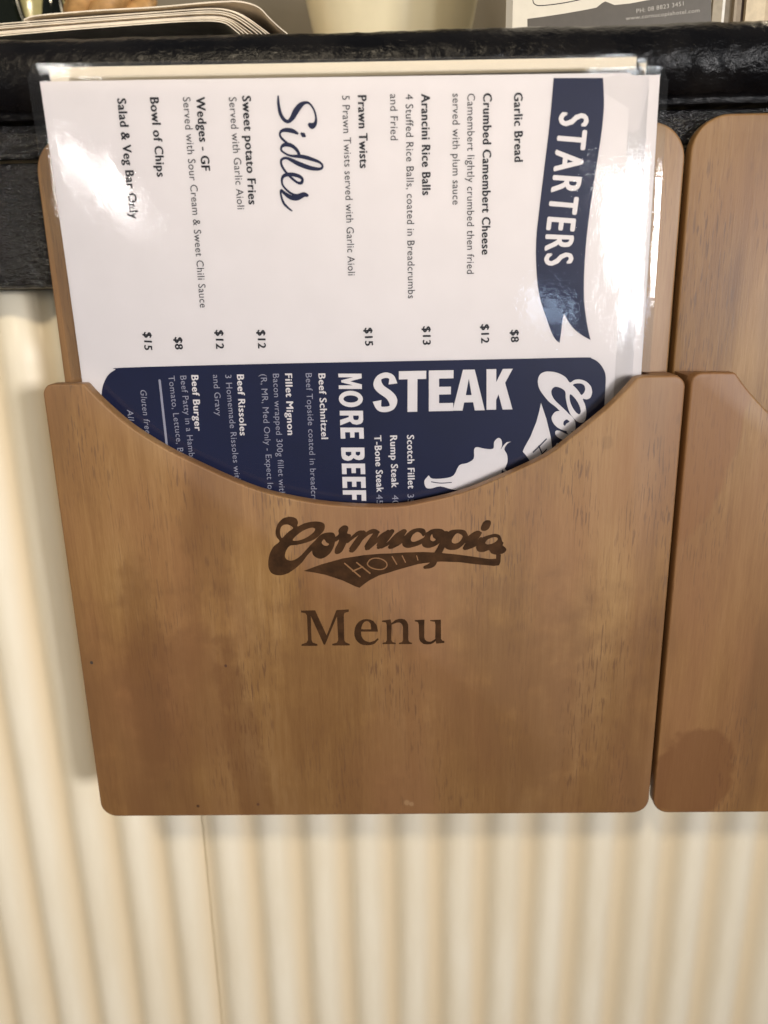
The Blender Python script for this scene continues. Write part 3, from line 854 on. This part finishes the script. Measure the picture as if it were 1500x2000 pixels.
m1_, surf = menu_sheet(0, 0, 0, 1.0, 'front laminated menu with navy STARTERS ribbon and STEAK panel in the left holder')
m2_, _ = menu_sheet(15.0, -1.2, 2.2, 0.72, 'laminated menu pushed furthest right, its white edge peeking out behind the front menu', mt=4.0, mr=4.5, ml=4)
m3_, _ = menu_sheet(3.2, 7.6, 4.2, 0.66, 'laminated menu standing tallest, cream top edge showing above the front menu', mt=1.6, mr=3, ml=1, card='warm_lit_card')
m4_, _ = menu_sheet(8.5, 5.0, 6.2, 0.55, 'rearmost laminated menu in the left holder, slightly right of the tallest one', mt=2.4, mr=4, ml=3, card='warm_lit_card')

# the print on the front menu: every line of type is a part of its own
INK = {'black': ('black', 0.10), 'white': ('white', 0.22), 'pale': ('pale', 0.22)}
for s, style, base, cap, col in TEXT:
    if style == 'h':
        continue
    L_ = Flat(surf)
    lettering(L_, s, style, base, cap, INK[col][1])
    L_.build('price' if s[0] == '$' else ('dish_name' if style == 'b' else 'small_print'), MAT[INK[col][0]], m1_)

nv = Flat(surf)
panel = PANEL[:-1]
rp = catmull(panel, 4, closed=False)
rp = rp + [(PANEL[-1][0] + 0.2, 8.0), (PANEL[0][0] + 3.0, 8.0)]
# fill the panel in horizontal slices so that it follows the sheet
pts, tr_ = tess([rp])
nv.add(pts, tr_, 0.12)
nv.build('navy_panel', MAT['navy'], m1_)
rb = Flat(surf)
rc = catmull(RIBBON, 4, corners=(0, 2, 11, 14, 17))
pts, tr_ = tess([rc])
rb.add(pts, tr_, 0.12)
rb.build('navy_ribbon', MAT['navy'], m1_)
sd = Flat(surf)
for k, st in enumerate(SIDES):
    sd.stroke(st, 0.10 + k * 0.012, 6)
sd.build('script_lettering', MAT['navy'], m1_)['label'] = 'word Sides in navy brush script'

w_ = Flat(surf)
lettering(w_, 'STARTERS', 's', catmull(STARTERS, 4, closed=False), 14.6, 0.24)
w_.build('ribbon_heading', MAT['white'], m1_)
w_ = Flat(surf)
for ch, (bl, br_, tl) in STEAK:
    block_letter(w_, ch, bl, br_, tl, 0.24)
w_.build('steak_heading', MAT['white'], m1_)
w_ = Flat(surf)
for ch, (bl, br_, tl) in MOREBEEF:
    block_letter(w_, ch, bl, br_, tl, 0.24)
w_.build('beef_heading', MAT['white'], m1_)
w_ = Flat(surf)
pts, tr_ = tess([catmull(COW, 3, corners=(0, 17, 18, 26, 27))])
w_.add(pts, tr_, 0.24)
w_.build('cow_silhouette', MAT['white'], m1_)
# the same script logo in white, a quarter turn round, on the navy panel
cx, cz = LOGO_FROM
ax, az = LOGO_TO
SC = LOGO_SCALE
turn = lambda p: (ax + (p[1] - cz) * SC, az - (p[0] - cx) * SC)
off = 0.22
w_ = Flat(surf)
for outer, holes in LOGO:
    pts, tr_ = tess([[turn(p) for p in catmull(outer, 4)]] + [[turn(p) for p in catmull(h, 4)] for h in holes])
    w_.add(pts, tr_, off)
    off += 0.002
for st in LOGO_STROKES:
    w_.stroke([(*turn(p[:2]), p[2] * SC) for p in st], off, 4)
    off += 0.003
pts, tr_ = tess([[turn(p) for p in SWOOSH]])
w_.add(pts, tr_, 0.215)
w_.build('white_logo', MAT['white'], m1_)
w_ = Flat(surf)
w_.stroke([(x, z, 1.3) for x, z in RULE], 0.24)
w_.build('rule_line', MAT['pale'], m1_)
ht = Flat(surf)
for k, st in enumerate(HOTEL):
    ht.stroke([(*turn(p[:2]), p[2] * SC) for p in st], 0.35 + k * 0.004, 3)
ht.build('logo_lettering', MAT['navy'], m1_)
ht = Flat(surf)
ht.stroke([(x, z, 0.5) for x, z in COWLINE], 0.35)
ht.build('cow_leg_line', MAT['navy'], m1_)

# ---------------------------------------------------------------- things standing on the bar
BT = 0.4533


def tube_mesh(rings):
    vs, fs = [], []
    n = len(rings[0])
    for r in rings:
        vs += r
    for i in range(len(rings) - 1):
        for j in range(n):
            a, b = i * n + j, i * n + (j + 1) % n
            fs.append((a, b, b + n, a + n))
    fs.append(tuple(reversed(range(n))))
    fs.append(tuple(range((len(rings) - 1) * n, len(rings) * n)))
    return vs, fs


def lathe(name, prof, cx, cy, z0, mat, parent=None, n=40, label=None, cat=None, closed=False):
    rings = [[(cx + r * math.cos(2 * math.pi * k / n), cy + r * math.sin(2 * math.pi * k / n), z0 + z) for k in range(n)] for r, z in prof]
    vs, fs = tube_mesh(rings)
    o = obj(name, vs, fs, mat, parent, smooth=True, origin=None if parent else (cx, cy, z0))
    return o


# curling stack of laminated sheets, lying at the counter edge
MAT['stack'] = plain('sheet_edges', (0.80, 0.70, 0.56), 0.45, 0.4, 0.12, 60)
stk = thing('sheet_stack', (0.05, 0.16, BT), 'curling stack of cream laminated sheets lying at the left end of the bar top', 'paper stack')


def strip_sheet(path, y0, y1, th, parent):
    """a sheet seen edge on: path (x, z) mm, run back along y"""
    vs, fs = [], []
    for y in (y0, y1):
        for x, z in path:
            vs.append((x * MM, y * MM, z * MM))
        for x, z in path:
            vs.append((x * MM, y * MM, (z + th) * MM))
    n = len(path)
    for i in range(n - 1):
        fs.append((i, i + 1, n + i + 1, n + i))
        fs.append((2 * n + i, 3 * n + i, 3 * n + i + 1, 2 * n + i + 1))
        fs.append((i, 2 * n + i, 2 * n + i + 1, i + 1))
        fs.append((n + i, n + i + 1, 3 * n + i + 1, 3 * n + i))
    fs.append((0, n, 3 * n, 2 * n))
    e = n - 1
    fs.append((e, 2 * n + e, 3 * n + e, n + e))
    return obj('sheet', vs, fs, MAT['stack'], parent)


NS = 8
rnd = random.Random(4)
for k in range(NS):
    t = k / (NS - 1)
    base = [(-60 + 26 * t, 454.0 + 8 * t), (-30 + 18 * t, 455.8 + 7.5 * t), (10, 458.0 + 6.2 * t), (45, 459.6 + 6.0 * t), (75, 460.8 + 6.0 * t), (92 + 3 * t, 461.0 + 6.6 * t)]
    endx = 109.5 + 16 * t
    base += [(100 + 5 * t, 460.6 + 6.2 * t), (105 + 9 * t, 459.2 + 4.4 * t), (endx, 455.8 + rnd.uniform(0, .4)), (endx + 2.5, 453.9)]
    strip_sheet(catmull(base, 5, closed=False), 50 + rnd.uniform(-2, 2), 330, 0.55, stk)
topc = [(0.5, 461.0)] + STACK_TOP[0:] + [(137, 453.9)]
strip_sheet(catmull(topc, 5, closed=False), 49, 330, 0.7, stk)

# cream pot
MAT['pot'] = plain('cream_glaze', (0.86, 0.77, 0.54), 0.25, 0.5, 0.05, 20)
pot = lathe('flower_pot', [(0.040, 0), (0.046, 0.001), (0.048, 0.01), (0.060, 0.055), (0.068, 0.095), (0.070, 0.11), (0.066, 0.112), (0.064, 0.10), (0.05, 0.03), (0.0, 0.025)], 0.193, 0.235, BT, MAT['pot'])
tag(pot, 'smooth cream pot standing in the middle of the bar top', 'pot')

# bottles
MAT['glass_dark'] = plain('dark_green_glass', (0.006, 0.008, 0.004), 0.08, 0.6, 0.1)
MAT['glass_pale'] = plain('pale_yellow_glass', (0.50, 0.44, 0.20), 0.15, 0.5, 0.1)
MAT['foil'] = plain('gold_foil', (0.5, 0.42, 0.2), 0.3, 0.6, 0.2)
MAT['label'] = plain('paper_label', (0.62, 0.54, 0.34), 0.6, 0.2, 0.1)
bottle_prof = [(0.018, 0), (0.0235, 0.003), (0.024, 0.01), (0.024, 0.070), (0.022, 0.085), (0.014, 0.105), (0.0105, 0.125), (0.010, 0.19), (0.012, 0.192), (0.012, 0.20), (0.008, 0.202)]
for x, y, mt, k_, lb in ((-0.114, 0.29, 'glass_dark', 0.80, 'dark bottle with gold foil at the left end of the bar top'),
                         (-0.158, 0.34, 'glass_dark', 1.00, 'dark bottle furthest left, cut off by the edge of the photo'),
                         (-0.0745, 0.28, 'glass_dark', 0.72, 'dark bottle beside the woven basket'),
                         (-0.150, 0.44, 'glass_pale', 1.7, 'pale yellow bottle seen between the dark bottles')):
    b_ = thing('bottle', (x, y, BT), lb, 'bottle', 'bottles on the left of the bar top')
    pr = [(r * k_, z * k_) for r, z in bottle_prof]
    lathe('glass', pr, x, y, BT, MAT[mt], b_)
    z0, z1, rr = 0.17 * k_, 0.203 * k_, 0.0128 * k_
    lathe('foil_cap', [(rr - .001, z0), (rr, z0), (rr, z1), (rr - .001, z1)], x, y, BT, MAT['foil'], b_)

# woven basket: twisted cane strands round a bowl
MAT['cane'] = plain('tan_cane', (0.46, 0.26, 0.10), 0.5, 0.3, 0.25, 120, 0.3)
bk = thing('woven_basket', (-0.019, 0.25, BT), 'tan woven basket of thick twisted cane behind the sheet stack', 'basket')
BX, BY = -0.019, 0.25
lathe('basket_bowl', [(0.0, 0), (0.014, 0.0), (0.017, 0.01), (0.023, 0.10), (0.020, 0.10), (0.015, 0.012), (0.0, 0.008)], BX, BY, BT, MAT['cane'], bk)
for row in range(5):
    zc = BT + 0.010 + row * 0.0195
    R0 = 0.0185 + row * 0.0014
    for k in range(7):
        rings = []
        a0 = 2 * math.pi * (k + 0.5 * (row % 2)) / 7
        for s in range(9):
            u = s / 8
            a = a0 + (u - 0.5) * 1.5
            zz = zc + (u - 0.5) * 0.020
            rad = 0.0098 * math.sin(math.pi * (0.08 + 0.84 * u)) ** 0.6
            rr = R0 + 0.004 * math.sin(math.pi * u)
            c0 = Vector((BX + rr * math.cos(a), BY + rr * math.sin(a), zz))
            rd = Vector((math.cos(a), math.sin(a), 0))
            rings.append([tuple(c0 + rd * rad * math.cos(q * math.pi / 4) + Vector((0, 0, 1)) * rad * math.sin(q * math.pi / 4)) for q in range(8)])
        vs, fs = tube_mesh(rings)
        obj('cane_strand', vs, fs, MAT['cane'], bk, smooth=True)

# flyer in a clear stand
MAT['flyer'] = plain('flyer_card', (0.80, 0.74, 0.62), 0.35, 0.4, 0.02)
MAT['flyer_grey'] = plain('grey_print', (0.115, 0.10, 0.082), 0.35, 0.4, 0.05)
MAT['flyer_text'] = plain('light_print', (0.48, 0.45, 0.40), 0.4, 0.3)
MAT['acrylic'] = plain('acrylic_edge', (0.42, 0.38, 0.31), 0.2, 0.5)
fy = thing('flyer_stand', (0.30, 0.085, BT), 'white and grey flyer with a phone number, in a stand on the bar top', 'flyer')
YF = 80.0


def boxm(x0, x1, y0, y1, z0, z1):
    v = [(x, y, z) for z in (z0, z1) for y in (y0, y1) for x in (x0, x1)]
    return v, [(0, 1, 5, 4), (1, 3, 7, 5), (3, 2, 6, 7), (2, 0, 4, 6), (4, 5, 7, 6), (0, 2, 3, 1)]


def bx(name, x0, x1, y0, y1, z0, z1, mat, parent, r=None):
    v, f = boxm(x0 * MM, x1 * MM, y0 * MM, y1 * MM, z0 * MM, z1 * MM)
    return obj(name, v, f, mat, parent)


bx('flyer_card', FL[0][0] + .2, FR_[0], YF, YF + 0.6, 453.4, 600, MAT['flyer'], fy)
bx('stand_edge', FL[0][0] - 3.6, FL[0][0], YF - 1.0, YF + 3.0, 453.4, 560, MAT['acrylic'], fy)
bx('stand_foot', FL[0][0] - 3.6, FR_[0], YF + 3.2, YF + 60, 453.4, 455.4, MAT['acrylic'], fy)
fl = Flat(lambda x, z: YF)
pts, tr_ = tess([FWEDGE])
fl.add(pts, tr_, 0.08)
fl.build('grey_wedge', MAT['flyer_grey'], fy)
fl = Flat(lambda x, z: YF)
fl.stroke([(x, z, 0.45) for x, z in FBOX], 0.10, 4)
fl.build('rounded_outline', MAT['black'], fy)
fl = Flat(lambda x, z: YF)


def upright(Fl, s, style, a, b, cap, off):
    v, f = glyphs(s, style)
    x0, x1 = min(p for p, q in v), max(p for p, q in v)
    dx, dz = b[0] - a[0], b[1] - a[1]
    l = math.hypot(dx, dz)
    Fl.add([(a[0] + dx * (p - x0) / (x1 - x0) - dz / l * q / CAP * cap, a[1] + dz * (p - x0) / (x1 - x0) + dx / l * q / CAP * cap) for p, q in v], f, off)


upright(fl, 'PH: 08 8823 3451', 'r', FT1[0], FT1[1], 2.1, 0.14)
upright(fl, 'www.cornucopiahotel.com', 'r', FT2[0], FT2[1], 2.0, 0.14)
fl.build('pale_lettering', MAT['flyer_text'], fy)

# brochures standing in a row beside the flyer
br = thing('brochure_rack', (0.42, 0.22, BT), 'row of upright cream and brown brochures at the right end of the bar top', 'brochures')
cols = [(0.42, 0.36, 0.27), (0.85, 0.82, 0.76), (0.22, 0.18, 0.13), (0.40, 0.33, 0.24), (0.30, 0.24, 0.17), (0.05, 0.03, 0.02), (0.72, 0.60, 0.42), (0.60, 0.48, 0.33), (0.62, 0.52, 0.38)]
xs = BRO
for k, (a, b) in enumerate(zip(xs, xs[1:])):
    mt = plain('brochure_card', cols[k % len(cols)], 0.5, 0.3, 0.1)
    bx('brochure', a + 0.05, b - 0.05, 100 + 1.5 * (k % 3), 200, 453.4, 600 - 4 * (k % 4), mt, br)

# framed dark-taupe board behind the pot
MAT['taupe'] = plain('taupe_card', (0.23, 0.195, 0.14), 0.6, 0.3, 0.08, 15)
bd = thing('display_board', (0.15, 0.45, BT), 'plain taupe display board standing behind the cream pot', 'board')
bx('panel', -40, 360, 450, 456, 453.4, 760, MAT['taupe'], bd)
bx('ledge', -44, 364, 440, 449.5, 453.4, 462, MAT['taupe'], bd)
